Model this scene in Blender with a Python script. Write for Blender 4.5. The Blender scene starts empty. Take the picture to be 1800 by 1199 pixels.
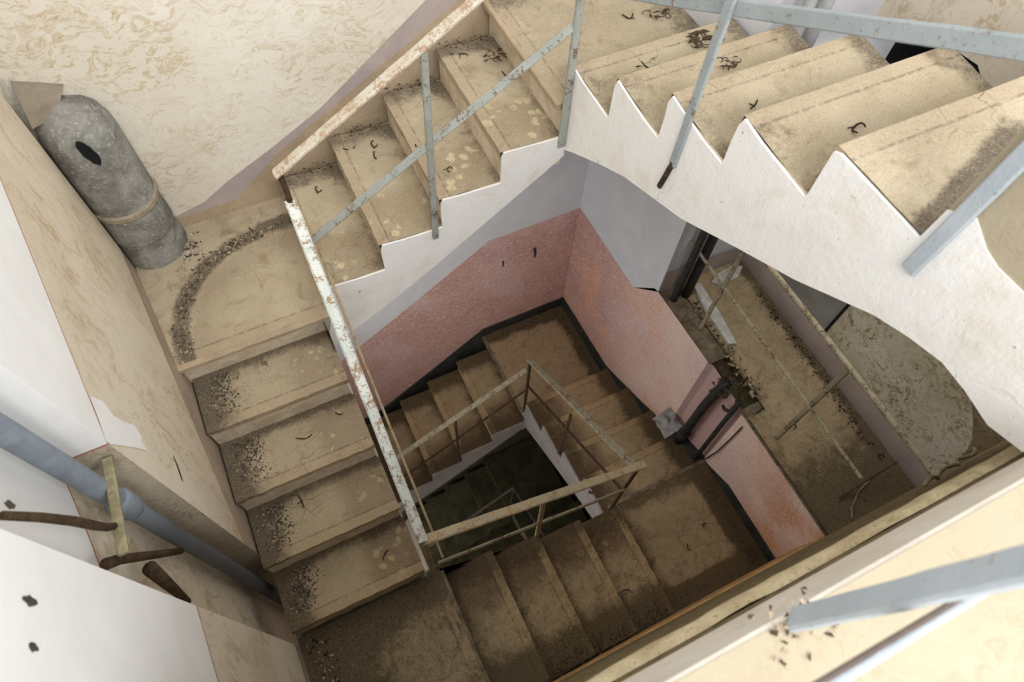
import bpy, bmesh, math, random
from mathutils import Vector, Matrix, noise
random.seed(7)
scene = bpy.context.scene
COL = scene.collection
H = 0.17                                    # riser height
DROP = 20 * H                               # one full turn of the stair

# ------------------------------------------------------------------ helpers
def srgb(r, g, b):
    def f(c):
        c /= 255.0
        return c / 12.92 if c <= 0.04045 else ((c + 0.055) / 1.055) ** 2.4
    return (f(r), f(g), f(b), 1.0)

class NT:
    def __init__(self, name):
        self.m = bpy.data.materials.new(name)
        self.m.use_nodes = True
        self.t = self.m.node_tree
        self.b = self.t.nodes['Principled BSDF']
        g = self.t.nodes.new('ShaderNodeNewGeometry')
        self.pos = g.outputs['Position']
        self.nrm = g.outputs['Normal']
    def link(self, a, b):
        self.t.links.new(a, b)
    def inp(self, n, k, v):
        if v is None:
            return
        if hasattr(v, 'is_output'):
            self.link(v, n.inputs[k])
        else:
            n.inputs[k].default_value = v
    def noise(self, scale, detail=5, rough=0.6, dist=0.0, vec=None, out='Fac'):
        n = self.t.nodes.new('ShaderNodeTexNoise')
        self.inp(n, 'Vector', vec or self.pos)
        self.inp(n, 'Scale', scale); self.inp(n, 'Detail', detail)
        self.inp(n, 'Roughness', rough); self.inp(n, 'Distortion', dist)
        return n.outputs[out]
    def voro(self, scale, vec=None, feature='F1', out='Distance', rnd=1.0):
        n = self.t.nodes.new('ShaderNodeTexVoronoi')
        n.feature = feature
        self.inp(n, 'Vector', vec or self.pos); self.inp(n, 'Scale', scale); self.inp(n, 'Randomness', rnd)
        return n.outputs[out]
    def mapping(self, scale=(1, 1, 1), rot=(0, 0, 0), loc=(0, 0, 0), vec=None):
        n = self.t.nodes.new('ShaderNodeMapping')
        self.inp(n, 'Vector', vec or self.pos)
        n.inputs['Scale'].default_value = scale; n.inputs['Rotation'].default_value = rot
        n.inputs['Location'].default_value = loc
        return n.outputs['Vector']
    def warp(self, scale, amt, vec=None):
        n = self.noise(scale, 3, 0.5, 0, vec, 'Color')
        s = self.t.nodes.new('ShaderNodeVectorMath'); s.operation = 'MULTIPLY_ADD'
        self.link(n, s.inputs[0]); s.inputs[1].default_value = (amt,) * 3
        self.link(vec or self.pos, s.inputs[2])
        return s.outputs[0]
    def ramp(self, fac, a, b):
        n = self.t.nodes.new('ShaderNodeMapRange')
        n.interpolation_type = 'SMOOTHSTEP'
        self.inp(n, 'Value', fac)
        n.inputs['From Min'].default_value = a; n.inputs['From Max'].default_value = b
        return n.outputs[0]
    def math(self, op, a, b=None, clamp=False):
        n = self.t.nodes.new('ShaderNodeMath'); n.operation = op; n.use_clamp = clamp
        self.inp(n, 0, a); self.inp(n, 1, b)
        return n.outputs[0]
    def mix(self, fac, a, b, mode='MIX'):
        n = self.t.nodes.new('ShaderNodeMix'); n.data_type = 'RGBA'; n.blend_type = mode
        self.inp(n, 0, fac); self.inp(n, 6, a); self.inp(n, 7, b)
        return n.outputs[2]
    def sep(self, v):
        n = self.t.nodes.new('ShaderNodeSeparateXYZ'); self.link(v, n.inputs[0])
        return n.outputs
    def attr(self, name):
        n = self.t.nodes.new('ShaderNodeAttribute'); n.attribute_name = name
        s = self.t.nodes.new('ShaderNodeSeparateColor'); self.link(n.outputs['Color'], s.inputs[0])
        return s.outputs
    def bump(self, h, strength=0.4, dist=0.01):
        n = self.t.nodes.new('ShaderNodeBump')
        self.link(h, n.inputs['Height'])
        n.inputs['Strength'].default_value = strength; n.inputs['Distance'].default_value = dist
        self.link(n.outputs[0], self.b.inputs['Normal'])
    def done(self, color, rough=0.9, metal=0.0, spec=0.2):
        self.inp(self.b, 'Base Color', color); self.inp(self.b, 'Roughness', rough)
        self.inp(self.b, 'Metallic', metal); self.inp(self.b, 'Specular IOR Level', spec)
        return self.m

# ------------------------------------------------------------------ materials
def mat_tread():
    n = NT('worn_concrete_tread')
    a = n.attr('wear')
    z = n.sep(n.pos)[2]
    big = n.noise(3.2, 4, 0.6); mid = n.noise(11, 6, 0.65, 0.6); fine = n.noise(150, 4, 0.75); med = n.noise(48, 5, .7, .4)
    tan = n.mix(n.ramp(big, .3, .7), srgb(184, 169, 142), srgb(202, 188, 161))
    tan = n.mix(n.ramp(mid, .5, .75), tan, srgb(168, 150, 122))
    low = n.ramp(z, .25, -1.3)                       # the lower the flight, the browner the concrete
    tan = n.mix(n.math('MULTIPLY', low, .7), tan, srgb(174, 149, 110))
    # pale lichen-like blots near the free edge
    w = n.warp(26, 0.035)
    blot = n.ramp(n.voro(17, w), .40, .30)
    blot = n.math('MULTIPLY', blot, n.ramp(n.noise(6.5, 3, .6), .50, .58))
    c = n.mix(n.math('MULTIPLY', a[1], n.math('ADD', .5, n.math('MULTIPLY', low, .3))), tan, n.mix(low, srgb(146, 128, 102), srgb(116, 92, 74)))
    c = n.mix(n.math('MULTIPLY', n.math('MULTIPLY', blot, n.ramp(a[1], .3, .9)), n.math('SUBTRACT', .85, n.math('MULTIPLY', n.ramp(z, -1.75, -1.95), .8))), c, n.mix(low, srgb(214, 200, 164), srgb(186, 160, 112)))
    # nosing strip and the groove behind it
    t = n.math('MULTIPLY', a[2], .5)
    c = n.mix(n.math('MULTIPLY', n.ramp(t, .050, .046), n.math('ADD', .45, n.math('MULTIPLY', low, .35))), c, n.mix(low, srgb(186, 166, 140), srgb(190, 164, 124)))
    gr = n.math('MULTIPLY', n.ramp(t, .046, .050), n.ramp(t, .060, .054))
    c = n.mix(n.math('MULTIPLY', gr, n.math('MULTIPLY', n.ramp(n.noise(38, 5, .75), .36, .6), .5)), c, srgb(86, 72, 56))
    # grey-brown dirt, and the topmost landing's painted shade streak
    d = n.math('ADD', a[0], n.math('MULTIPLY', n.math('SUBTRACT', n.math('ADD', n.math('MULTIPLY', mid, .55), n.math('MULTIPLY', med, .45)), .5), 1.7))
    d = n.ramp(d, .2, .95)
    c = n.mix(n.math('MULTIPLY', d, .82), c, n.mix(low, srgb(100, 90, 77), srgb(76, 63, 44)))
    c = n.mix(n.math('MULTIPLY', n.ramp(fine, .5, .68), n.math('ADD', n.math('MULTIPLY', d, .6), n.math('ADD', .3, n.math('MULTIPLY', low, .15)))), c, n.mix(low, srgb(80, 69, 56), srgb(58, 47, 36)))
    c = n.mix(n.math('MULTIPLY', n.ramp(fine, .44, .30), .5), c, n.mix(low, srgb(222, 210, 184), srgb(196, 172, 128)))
    # hairline cracks
    cr = n.ramp(n.voro(7, n.warp(6, .12), 'DISTANCE_TO_EDGE'), .012, .0)
    cr = n.math('MULTIPLY', cr, n.ramp(n.noise(2.3, 2), .52, .64))
    c = n.mix(n.math('MULTIPLY', cr, .75), c, srgb(64, 52, 40))
    n.bump(n.math('ADD', fine, n.math('ADD', med, n.math('MULTIPLY', mid, 1.5))), .5, .007)
    return n.done(c, .95)

def mat_riser():
    n = NT('riser_plaster')
    m = n.noise(9, 6, .65, .5); f = n.noise(150, 3, .7)
    c = n.mix(n.ramp(m, .35, .7), srgb(226, 212, 190), srgb(196, 180, 156))
    c = n.mix(n.math('MULTIPLY', n.ramp(f, .52, .7), .45), c, srgb(110, 94, 76))
    n.bump(f, .3, .005)
    return n.done(c, .95)

def mat_plaster(name, base, alt, flake, dark, stretch, rot, amount=.8, scale=1.0, bump=.24):
    n = NT(name)
    v = n.mapping(stretch, rot, vec=n.warp(5 * scale, .22))
    s1 = n.noise(9 * scale, 6, .68, 1.6, v)
    s2 = n.noise(22 * scale, 5, .7, 2.2, v)
    big = n.noise(1.7, 3, .55)
    c = n.mix(n.ramp(big, .35, .68), base, alt)
    patch = n.ramp(n.noise(2.6 * scale, 3, .6), .38, .62)
    fl = n.math('MULTIPLY', n.ramp(s1, .48, .57), n.ramp(s2, .36, .52))
    fl = n.math('MULTIPLY', fl, n.math('ADD', n.math('MULTIPLY', patch, .75), .25))
    c = n.mix(n.math('MULTIPLY', fl, amount), c, flake)
    ed = n.math('MULTIPLY', n.ramp(s2, .57, .66), n.ramp(s1, .5, .62))
    c = n.mix(n.math('MULTIPLY', ed, amount * .6), c, dark)
    n.bump(n.math('ADD', s1, n.math('MULTIPLY', s2, .5)), bump, .010)
    return n.done(c, .93)

def mat_band(name, base, alt, speck, amt=.5, scale=1.0):
    n = NT(name)
    m = n.noise(4 * scale, 6, .65, .6); f = n.noise(95 * scale, 4, .7)
    c = n.mix(n.ramp(m, .33, .68), base, alt)
    c = n.mix(n.math('MULTIPLY', n.ramp(f, .55, .68), amt), c, speck)
    n.bump(f, .22, .004)
    return n.done(c, .92)

def mat_whitewash():
    n = NT('white_limewash')
    m = n.noise(5, 7, .65, .5); f = n.noise(42, 6, .65, .4); st = n.noise(30, 4, .6, 0, n.mapping((1, 1, .25), (.5, .5, 0)))
    c = n.mix(n.ramp(m, .45, .75), srgb(247, 246, 244), srgb(238, 232, 222))
    c = n.mix(n.math('MULTIPLY', n.ramp(n.noise(2.2, 3), .56, .72), .35), c, srgb(222, 206, 180))
    chip = n.math('MULTIPLY', n.ramp(n.noise(40, 4, .75), .66, .70), n.ramp(n.noise(4.5, 2), .46, .58))
    c = n.mix(n.math('MULTIPLY', chip, .8), c, srgb(86, 68, 60))
    cr = n.ramp(n.voro(3.2, n.warp(5, .25), 'DISTANCE_TO_EDGE'), .010, .0)
    cr = n.math('MULTIPLY', cr, n.ramp(n.noise(1.9, 3, .6), .54, .64))
    c = n.mix(n.math('MULTIPLY', cr, .5), c, srgb(120, 104, 96))
    n.bump(n.math('ADD', f, st), .32, .01)
    return n.done(c, .9)

def mat_pink():
    n = NT('pink_speckled_paint')
    z = n.sep(n.pos)
    v = n.warp(30, .02)
    m = n.noise(3.2, 5, .65, .4); sp = n.noise(62, 4, .7, 1.2)
    c = n.mix(n.ramp(m, .35, .7), srgb(208, 166, 154), srgb(194, 154, 148))
    lite = n.ramp(z[1], .55, -.7)                # brighter light towards the right-hand parapet, painted in as paler pink
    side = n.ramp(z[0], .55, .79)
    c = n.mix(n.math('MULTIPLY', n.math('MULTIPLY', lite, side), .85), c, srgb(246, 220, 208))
    mv = n.math('MULTIPLY', n.ramp(n.noise(2.1, 2, .5), .45, .65), .5)
    c = n.mix(mv, c, srgb(216, 190, 192))
    rust = n.math('MULTIPLY', n.ramp(z[1], -1.35, -1.8), n.ramp(n.noise(4, 4), .3, .6))
    c = n.mix(n.math('MULTIPLY', rust, .75), c, srgb(212, 144, 88))
    c = n.mix(n.math('MULTIPLY', n.math('MULTIPLY', n.ramp(n.noise(2.7, 4, .6, .5), .5, .66), side), .55), c, srgb(232, 178, 140))
    c = n.mix(n.math('MULTIPLY', n.ramp(sp, .54, .62), .75), c, srgb(246, 232, 226))
    c = n.mix(n.math('MULTIPLY', n.ramp(sp, .45, .36), .3), c, srgb(160, 112, 104))
    n.bump(sp, .2, .004)
    return n.done(c, .85)

def mat_metal(name, paint, rust_amt, rust=(120, 78, 52), paint2=None):
    n = NT(name)
    m = n.noise(16, 6, .7, .4); f = n.noise(90, 4, .75); wear = n.noise(7, 4, .6)
    c = n.mix(n.ramp(wear, .3, .7), srgb(*paint), srgb(*(paint2 or paint)))
    r = n.ramp(n.math('ADD', n.math('MULTIPLY', m, .55), n.math('MULTIPLY', f, .45)), .62 - .22 * rust_amt, .68 - .18 * rust_amt)
    c = n.mix(r, c, srgb(*rust))
    c = n.mix(n.math('MULTIPLY', n.ramp(f, .62, .7), .6), c, srgb(70, 48, 38))
    n.bump(n.math('ADD', m, f), .45, .004)
    return n.done(c, .72, .0, .35)

def mat_flat(name, a, b, scale=12, rough=.85, bump=.3, speck=None):
    n = NT(name)
    m = n.noise(scale, 6, .68, .5); f = n.noise(scale * 9, 4, .7)
    c = n.mix(n.ramp(m, .33, .68), srgb(*a), srgb(*b))
    if speck:
        c = n.mix(n.math('MULTIPLY', n.ramp(f, .56, .68), .7), c, srgb(*speck))
    n.bump(n.math('ADD', m, f), bump, .006)
    return n.done(c, rough)

M = {}
M['tread'] = mat_tread()
M['riser'] = mat_riser()
M['back'] = mat_plaster('cream_combed_plaster', srgb(234, 229, 217), srgb(224, 217, 202), srgb(206, 190, 160), srgb(158, 140, 116), (1.0, 1, 2.2), (0, .5, 0), .95, 1.25)
M['left'] = mat_plaster('ochre_brushed_plaster', srgb(230, 219, 200), srgb(216, 202, 180), srgb(198, 176, 144), srgb(158, 136, 108), (1, 1.0, .28), (.45, 0, 0), .8, 1.3)
M['recess'] = mat_plaster('grey_scratched_plaster', srgb(198, 186, 166), srgb(178, 164, 144), srgb(150, 134, 112), srgb(106, 94, 80), (.6, 1, 2.5), (.4, 0, 0), .8, 2.0)
M['gallery'] = mat_plaster('grey_green_mottled_plaster', srgb(212, 208, 192), srgb(190, 182, 158), srgb(138, 122, 82), srgb(98, 86, 58), (1, 1, 1.3), (.3, 0, 0), 1.0, 1.7, .1)
M['gallery_dirty'] = mat_plaster('brown_damp_plaster', srgb(150, 134, 108), srgb(124, 108, 82), srgb(104, 90, 64), srgb(92, 78, 58), (1, 1, 1), (0, 0, 0), .8, 1.5)
M['white'] = mat_whitewash()
M['white_wall'] = mat_band('white_wall_paint', srgb(248, 248, 247), srgb(242, 241, 240), srgb(248, 247, 245), .4)
M['purple'] = mat_band('mauve_dado_paint', srgb(186, 172, 166), srgb(170, 158, 158), srgb(208, 196, 186), .55)
M['skirt'] = mat_band('pale_mortar_skirting', srgb(190, 170, 144), srgb(168, 150, 126), srgb(120, 104, 84), .5)
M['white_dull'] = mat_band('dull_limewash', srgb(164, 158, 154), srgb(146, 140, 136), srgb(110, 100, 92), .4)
M['brown_dado'] = mat_band('brown_dado_paint', srgb(186, 168, 150), srgb(168, 150, 134), srgb(204, 190, 172), .4)
M['dust'] = mat_flat('dusty_ledge', (146, 132, 110), (104, 92, 76), 14, .95, .6, (70, 60, 50))
M['rail_tan'] = mat_metal('tan_rusted_metal', (186, 166, 134), .55, (160, 126, 96), (170, 158, 132))
M['rail_dark'] = mat_flat('shade_dark_metal', (110, 98, 90), (86, 76, 70), 10, .7)  # dark tone stands for a rail's shaded edge and the well's gloom
M['rail_bluish'] = mat_metal('cool_grey_painted_metal', (168, 176, 178), .3, (136, 110, 92), (156, 164, 166))
M['grey'] = mat_band('grey_wall_paint', srgb(222, 224, 230), srgb(212, 215, 222), srgb(228, 230, 234), .4)
M['grey_panel'] = mat_band('grey_dusty_panel', srgb(150, 150, 146), srgb(132, 130, 124), srgb(106, 102, 92), .4)
M['pink'] = mat_pink()
M['mauve'] = mat_band('mauve_speckled_paint', srgb(206, 172, 166), srgb(194, 166, 168), srgb(230, 208, 202), .5)
M['black'] = mat_flat('black_gloss_skirting', (42, 46, 46), (64, 66, 62), 9, .55, .25, (120, 116, 106))
M['red'] = mat_flat('red_paint_line', (188, 104, 80), (170, 96, 78), 20)
M['floor'] = mat_plaster('cream_floor_screed', srgb(184, 173, 150), srgb(174, 162, 138), srgb(164, 148, 120), srgb(150, 134, 108), (1, 1, 1), (0, 0, 0), .4, 1.8)
M['strip'] = mat_band('pale_slab_edge', srgb(222, 214, 202), srgb(206, 196, 182), srgb(232, 226, 216), .4)
M['orange'] = mat_flat('ochre_ledge', (206, 164, 112), (176, 136, 90), 14, .9, .4, (110, 84, 56))
M['moss'] = mat_flat('mossy_plaster', (136, 120, 88), (96, 84, 60), 22, .95, .6, (150, 138, 104))
M['mould'] = mat_flat('cream_moulding', (214, 198, 164), (178, 160, 126), 10, .9, .5, (126, 108, 72))
M['soffit'] = mat_flat('bare_soffit', (150, 140, 124), (124, 114, 98), 6)
M['dark'] = mat_flat('shade_dark_concrete', (84, 80, 56), (56, 54, 38), 5, .95, .5, (112, 102, 62))  # gloom of the deep well and wall gaps put into the colour
M['rail_pale'] = mat_metal('pale_flaking_paint_metal', (222, 224, 216), .58, (160, 132, 104), (198, 206, 200))
M['rail_rust'] = mat_metal('rust_streaked_metal', (208, 204, 190), .62, (176, 148, 124), (196, 182, 158))
M['rail_blue'] = mat_metal('blue_grey_painted_metal', (152, 155, 146), .45, (116, 100, 84), (164, 167, 160))
M['rail_clean'] = mat_metal('pale_blue_painted_metal', (182, 190, 198), .02, (150, 130, 110), (170, 180, 188))
M['rail_dull'] = mat_metal('dull_grey_painted_metal', (166, 156, 130), .55, (112, 90, 66), (150, 144, 122))
M['rust'] = mat_flat('rusty_iron', (90, 72, 52), (58, 46, 36), 30, .9, .7, (140, 112, 80))
def mat_pipe_blue():
    n = NT('blue_grey_pipe')
    m = n.noise(8, 5, .65, .5); f = n.noise(90, 4, .7); z = n.sep(n.pos)[2]
    c = n.mix(n.ramp(m, .33, .68), srgb(142, 152, 164), srgb(122, 130, 138))
    dirt = n.ramp(n.math('ADD', z, n.math('MULTIPLY', n.math('SUBTRACT', m, .5), .5)), .85, .35)   # grime on the lower length
    c = n.mix(n.math('MULTIPLY', dirt, .75), c, srgb(78, 78, 80))
    c = n.mix(n.math('MULTIPLY', n.ramp(f, .55, .68), .4), c, srgb(120, 118, 112))
    n.bump(f, .15, .004)
    return n.done(c, .62)
M['pipe_blue'] = mat_pipe_blue()
M['pipe_grey'] = mat_flat('grey_painted_pipe', (188, 190, 192), (168, 170, 172), 14, .6, .15)
M['pipe_black'] = mat_flat('black_pipe', (40, 42, 44), (62, 62, 60), 25, .6, .3, (110, 108, 100))
M['chute'] = mat_flat('weathered_grey_concrete', (160, 158, 152), (112, 110, 103), 7, .95, .6, (200, 198, 190))
M['chute_light'] = mat_flat('pale_mortar_joint', (170, 158, 136), (146, 136, 116), 18)
M['hole'] = mat_flat('shaded_hole', (30, 32, 36), (22, 22, 26), 12)  # near-black stands in for the shade inside openings
M['gravel'] = mat_flat('grey_grit', (120, 108, 92), (88, 78, 66), 160, .95, .8, (142, 130, 110))
M['twig'] = mat_flat('dry_twig', (66, 54, 42), (46, 38, 30), 60, .9)
M['leaf'] = mat_flat('dead_leaf', (92, 74, 56), (64, 52, 42), 60, .9)
M['plastic'] = mat_flat('grey_torn_sheet', (186, 186, 184), (140, 140, 140), 12, .5, .3)
M['mortar_white'] = mat_flat('white_plaster_lump', (216, 214, 208), (180, 176, 166), 14, .9, .5)
M['yellow'] = mat_flat('yellowed_strap', (166, 158, 126), (128, 118, 90), 20, .8)

# ------------------------------------------------------------------ object helpers
def link(o, parent=None):
    COL.objects.link(o)
    if parent is not None:
        o.parent = parent
    return o

def mesh_obj(name, verts, faces, mats, fmat=None, parent=None, smooth=False, cols=None):
    me = bpy.data.meshes.new(name)
    if parent is not None:                              # store vertices relative to the thing's own origin
        off = parent.location
        verts = [Vector(v) - off for v in verts]
    me.from_pydata([tuple(v) for v in verts], [], faces)
    for m in (mats if isinstance(mats, (list, tuple)) else [mats]):
        me.materials.append(M[m] if isinstance(m, str) else m)
    if fmat:
        me.polygons.foreach_set('material_index', fmat)
    if smooth:
        me.polygons.foreach_set('use_smooth', [True] * len(me.polygons))
    if cols:
        a = me.color_attributes.new('wear', 'FLOAT_COLOR', 'POINT')
        a.data.foreach_set('color', [c for col in cols for c in (*col, 1.0)])
    me.update()
    return link(bpy.data.objects.new(name, me), parent)

def thing(name, label, cat, loc, group=None):
    o = bpy.data.objects.new(name, None)
    o.location = loc; o.empty_display_size = .1
    link(o); tag(o, label, cat, group)
    return o

def tag(o, label=None, cat=None, group=None, kind=None):
    if label: o['label'] = label
    if cat: o['category'] = cat
    if group: o['group'] = group
    if kind: o['kind'] = kind
    return o

class MB:
    """collects shapes for one mesh"""
    def __init__(self):
        self.v = []; self.f = []; self.m = []
    def add(self, vs, fs, mi=0):
        b = len(self.v)
        self.v += [Vector(v) for v in vs]
        for f in fs:
            self.f.append([i + b for i in f]); self.m.append(mi)
    def poly(self, pts, mi=0):
        self.add(pts, [list(range(len(pts)))], mi)
    def box(self, lo, hi, mi=0):
        x0, y0, z0 = lo; x1, y1, z1 = hi
        self.add([(x0, y0, z0), (x1, y0, z0), (x1, y1, z0), (x0, y1, z0), (x0, y0, z1), (x1, y0, z1), (x1, y1, z1), (x0, y1, z1)],
                 [(3, 2, 1, 0), (4, 5, 6, 7), (0, 1, 5, 4), (1, 2, 6, 5), (2, 3, 7, 6), (3, 0, 4, 7)], mi)
    def prism(self, poly, axis_vec, mi=0):
        n = len(poly); a = Vector(axis_vec)
        vs = [Vector(p) for p in poly] + [Vector(p) + a for p in poly]
        fs = [list(range(n))[::-1], list(range(n, 2 * n))] + [(i, (i + 1) % n, n + (i + 1) % n, n + i) for i in range(n)]
        self.add(vs, fs, mi)
    def bar(self, p, q, w, t, side=None, mi=0, segs=12, ch=.22, jit=.0):
        """flat bar with chamfered edges; `side` = direction of the width"""
        p = Vector(p); q = Vector(q); d = (q - p).normalized()
        s = Vector(side) if side else Vector((0, 0, 1)).cross(d)
        s = (s - d * s.dot(d)).normalized(); u = d.cross(s)
        c = min(w, t) * ch
        prof = [(-w/2 + c, -t/2), (w/2 - c, -t/2), (w/2, -t/2 + c), (w/2, t/2 - c), (w/2 - c, t/2), (-w/2 + c, t/2), (-w/2, t/2 - c), (-w/2, -t/2 + c)]
        vs = []; fs = []
        for i in range(segs + 1):
            o = p.lerp(q, i / segs)
            if jit and 0 < i < segs:
                o = o + s * random.uniform(-jit, jit) + u * random.uniform(-jit, jit)
            vs += [o + s * a + u * b for a, b in prof]
        for i in range(segs):
            for k in range(8):
                fs.append((i*8 + k, i*8 + (k+1) % 8, (i+1)*8 + (k+1) % 8, (i+1)*8 + k))
        fs += [tuple(range(8))[::-1], tuple(range(segs*8, segs*8 + 8))]
        self.add(vs, fs, mi)
    def tube(self, pts, r, n=12, mi=0, cap=True):
        pts = [Vector(p) for p in pts]; k = len(pts)
        rs = r if isinstance(r, (list, tuple)) else [r] * k
        vs = []; fs = []; ref = None
        for i in range(k):
            d = (pts[min(i+1, k-1)] - pts[max(i-1, 0)]).normalized()
            if ref is None:
                ref = d.orthogonal().normalized()
            ref = (ref - d * ref.dot(d)).normalized(); b = d.cross(ref)
            for j in range(n):
                a = 2 * math.pi * j / n
                vs.append(pts[i] + (ref * math.cos(a) + b * math.sin(a)) * rs[i])
        for i in range(k - 1):
            for j in range(n):
                fs.append((i*n + j, i*n + (j+1) % n, (i+1)*n + (j+1) % n, (i+1)*n + j))
        if cap:
            fs += [tuple(range(n))[::-1], tuple(range((k-1)*n, k*n))]
        self.add(vs, fs, mi)
    def chip(self, c, s, mi=0):
        vs = []
        for k in range(5):
            vs.append(Vector(c) + Vector((random.uniform(-1, 1), random.uniform(-1, 1), random.uniform(-.1, .8))) * s)
        self.add(vs, [(0, 1, 2), (0, 2, 3), (0, 3, 1), (1, 4, 2), (2, 4, 3), (3, 4, 1)], mi)
    def build(self, name, mats, parent=None, smooth=False):
        return mesh_obj(name, self.v, self.f, mats, self.m, parent, smooth)

def sm(x, a, b):
    if a == b: return float(x > a)
    t = max(0.0, min(1.0, (x - a) / (b - a))); return t * t * (3 - 2 * t)

# ------------------------------------------------------------------ stairs
def step_mesh(fl, i, s0, s1, z, wout, parent, name='step', drop=H + .02, riser_jit=.004, cells=.026):
    """one step: top with a lip, riser in front.  fl = (origin, ascent dir, outward dir, looks)"""
    O, A, B, look = fl
    W = wout; D = s1 - s0
    nx = max(4, int(W / cells)); ny = max(3, int(D / cells))
    vs = []; cs = []; fs = []; fm = []
    seed = Vector((i * 3.1 + O.x * 7, O.y * 5 + z * 3, z * 2))
    def P(o, s, zz): return O + A * s + B * o + Vector((0, 0, zz))
    lip = .014
    chipamp = look.get('chip', .006)
    for jy in range(ny + 1):
        for jx in range(nx + 1):
            o = W * jx / nx; s = s0 + D * jy / ny
            nz = noise.noise(Vector((o * 6, s * 6, z * 9)) + seed)
            nf = .6 * noise.noise(Vector((o * 22, s * 22, z * 9)) + seed) + .6 * noise.noise(Vector((o * 57, s * 30, z * 9)) + seed)
            zz = z + .0025 * nf
            t = jy / ny * D
            if jy == 0:
                s += chipamp * nf; zz -= .002 + .006 * max(0, nf - .15)
            sag = look.get('tilt', 0); zz += sag * (1 - 2 * jy / ny)
            d = 0.0
            d += look.get('back', .55) * (1 - sm(t, D - .11, D)) * 0 + look.get('back', .55) * sm(t, D - .10 - .03 * nz, D)
            d += look.get('wall', .9) * sm(o, W - look.get('wallw', .17) + .05 * nz, W - .02)
            d += look.get('inner', .35) * (1 - sm(o, .0, .22 + .1 * nz))
            d += look.get('grime', 0)
            spot = (1 - sm(o, look.get('spot', .25), look.get('spot', .25) + .12)) * look.get('spots', 1.0)
            nos = min(1.0, t / .5)
            vs.append(P(o, s, zz)); cs.append((d, spot, nos))
    for jy in range(ny):
        for jx in range(nx):
            a = jy * (nx + 1) + jx
            fs.append((a, a + 1, a + nx + 2, a + nx + 1)); fm.append(0)
    # lip, underside of lip, riser
    rows = [list(range(nx + 1))]
    for ds, dz, c in ((0.0, -.034, (.35, 0, 0)), (lip, -.038, (.9, 0, 1)), (lip, -drop, (.5, 0, 1))):
        row = []
        for jx in range(nx + 1):
            o = W * jx / nx
            nf = .6 * noise.noise(Vector((o * 22, s0 * 22, z * 9)) + seed) + .6 * noise.noise(Vector((o * 57, s0 * 30, z * 9)) + seed)
            row.append(len(vs)); vs.append(P(o, s0 + ds + chipamp * nf, z + dz + .004 * nf)); cs.append(c)
        rows.append(row)
    for k in range(3):
        for jx in range(nx):
            fs.append((rows[k + 1][jx], rows[k + 1][jx + 1], rows[k][jx + 1], rows[k][jx])); fm.append(0 if k < 2 else 1)
    # two end faces + back
    for o in (0.0, W):
        b = len(vs)
        vs += [P(o, s0 + lip, z - .004), P(o, s1, z - .004), P(o, s1, z - drop), P(o, s0 + lip, z - drop)]
        cs += [(.5, 0, 1)] * 4
        fs.append((b, b + 1, b + 2, b + 3)); fm.append(1)
    return mesh_obj(name, vs, fs, look.get('mats', ['tread', 'riser']), fm, parent, False, cs)

def flight(label, O, A, B, nos, z0, W, soff, look, face=True, flush=True, side_mat='white', group=None, top_ext=None, widths=None):
    """nos = positions along the ascent of each nosing (last one belongs to the landing above); z0 = level of first tread"""
    O = Vector(O); A = Vector(A); B = Vector(B)
    t = thing('stair_flight', label, 'stairs', O + Vector((0, 0, z0 - H)), group)
    fl = (O, A, B, look)
    for i in range(len(nos) - 1):
        w = widths[i] if widths else W
        step_mesh(fl, i, nos[i], nos[i + 1] + .02, z0 + i * H, w, t)
    # concrete body below the steps
    def P(o, s, z): return O + A * s + B * o + Vector((0, 0, z))
    body = MB()
    n = len(nos)
    prof = [(nos[0] + .032, z0 - H - .03)]
    for i in range(n - 1):
        prof += [(nos[i] + .032, z0 + i * H - .04), (nos[i + 1] + .032, z0 + i * H - .04)]
    low = [p for p in soff]
    end = nos[-1] + .032
    lb = [p for p in low if p[0] < end - .002]
    nxt = [p for p in low if p[0] >= end - .002]
    if nxt:                                             # the slab stops under the last nosing
        (sa, za), (sb, zb) = lb[-1], nxt[0]
        lb.append((end, za + (zb - za) * (end - sa) / (sb - sa)))
    body.prism([P(.03, s, z) for s, z in prof + lb[::-1]], B * (W - .03))
    body.build('flight_slab', ['soffit'], t)
    if face:
        f = MB()
        prof = []
        for i in range(n - 1):
            zt = z0 + i * H - .002; tl = look.get('tilt', 0)
            e = random.uniform(-.006, .006)
            prof += [(nos[i] + .003, zt - H - tl), (nos[i] + .006 + e, zt - .5 * H), (nos[i] + .003, zt - .02), (nos[i] + .014, zt + .9 * tl), (nos[i] + .10, zt + .3 * tl - random.uniform(0, .006)), (nos[i] + .20, zt - .4 * tl - random.uniform(0, .006)), (nos[i + 1] - .004, zt - tl)]
        if top_ext:
            prof += top_ext
        else:
            prof += [(nos[-1] + .003, z0 + (n - 1) * H - H - .003), (nos[-1] + .003, z0 + (n - 1) * H - .006)]
        f.prism([P(-.008 if flush else .001, s, z) for s, z in prof + low[::-1]], B * .010)
        f.build('whitewashed_side', [side_mat], t)
    return t

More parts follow.
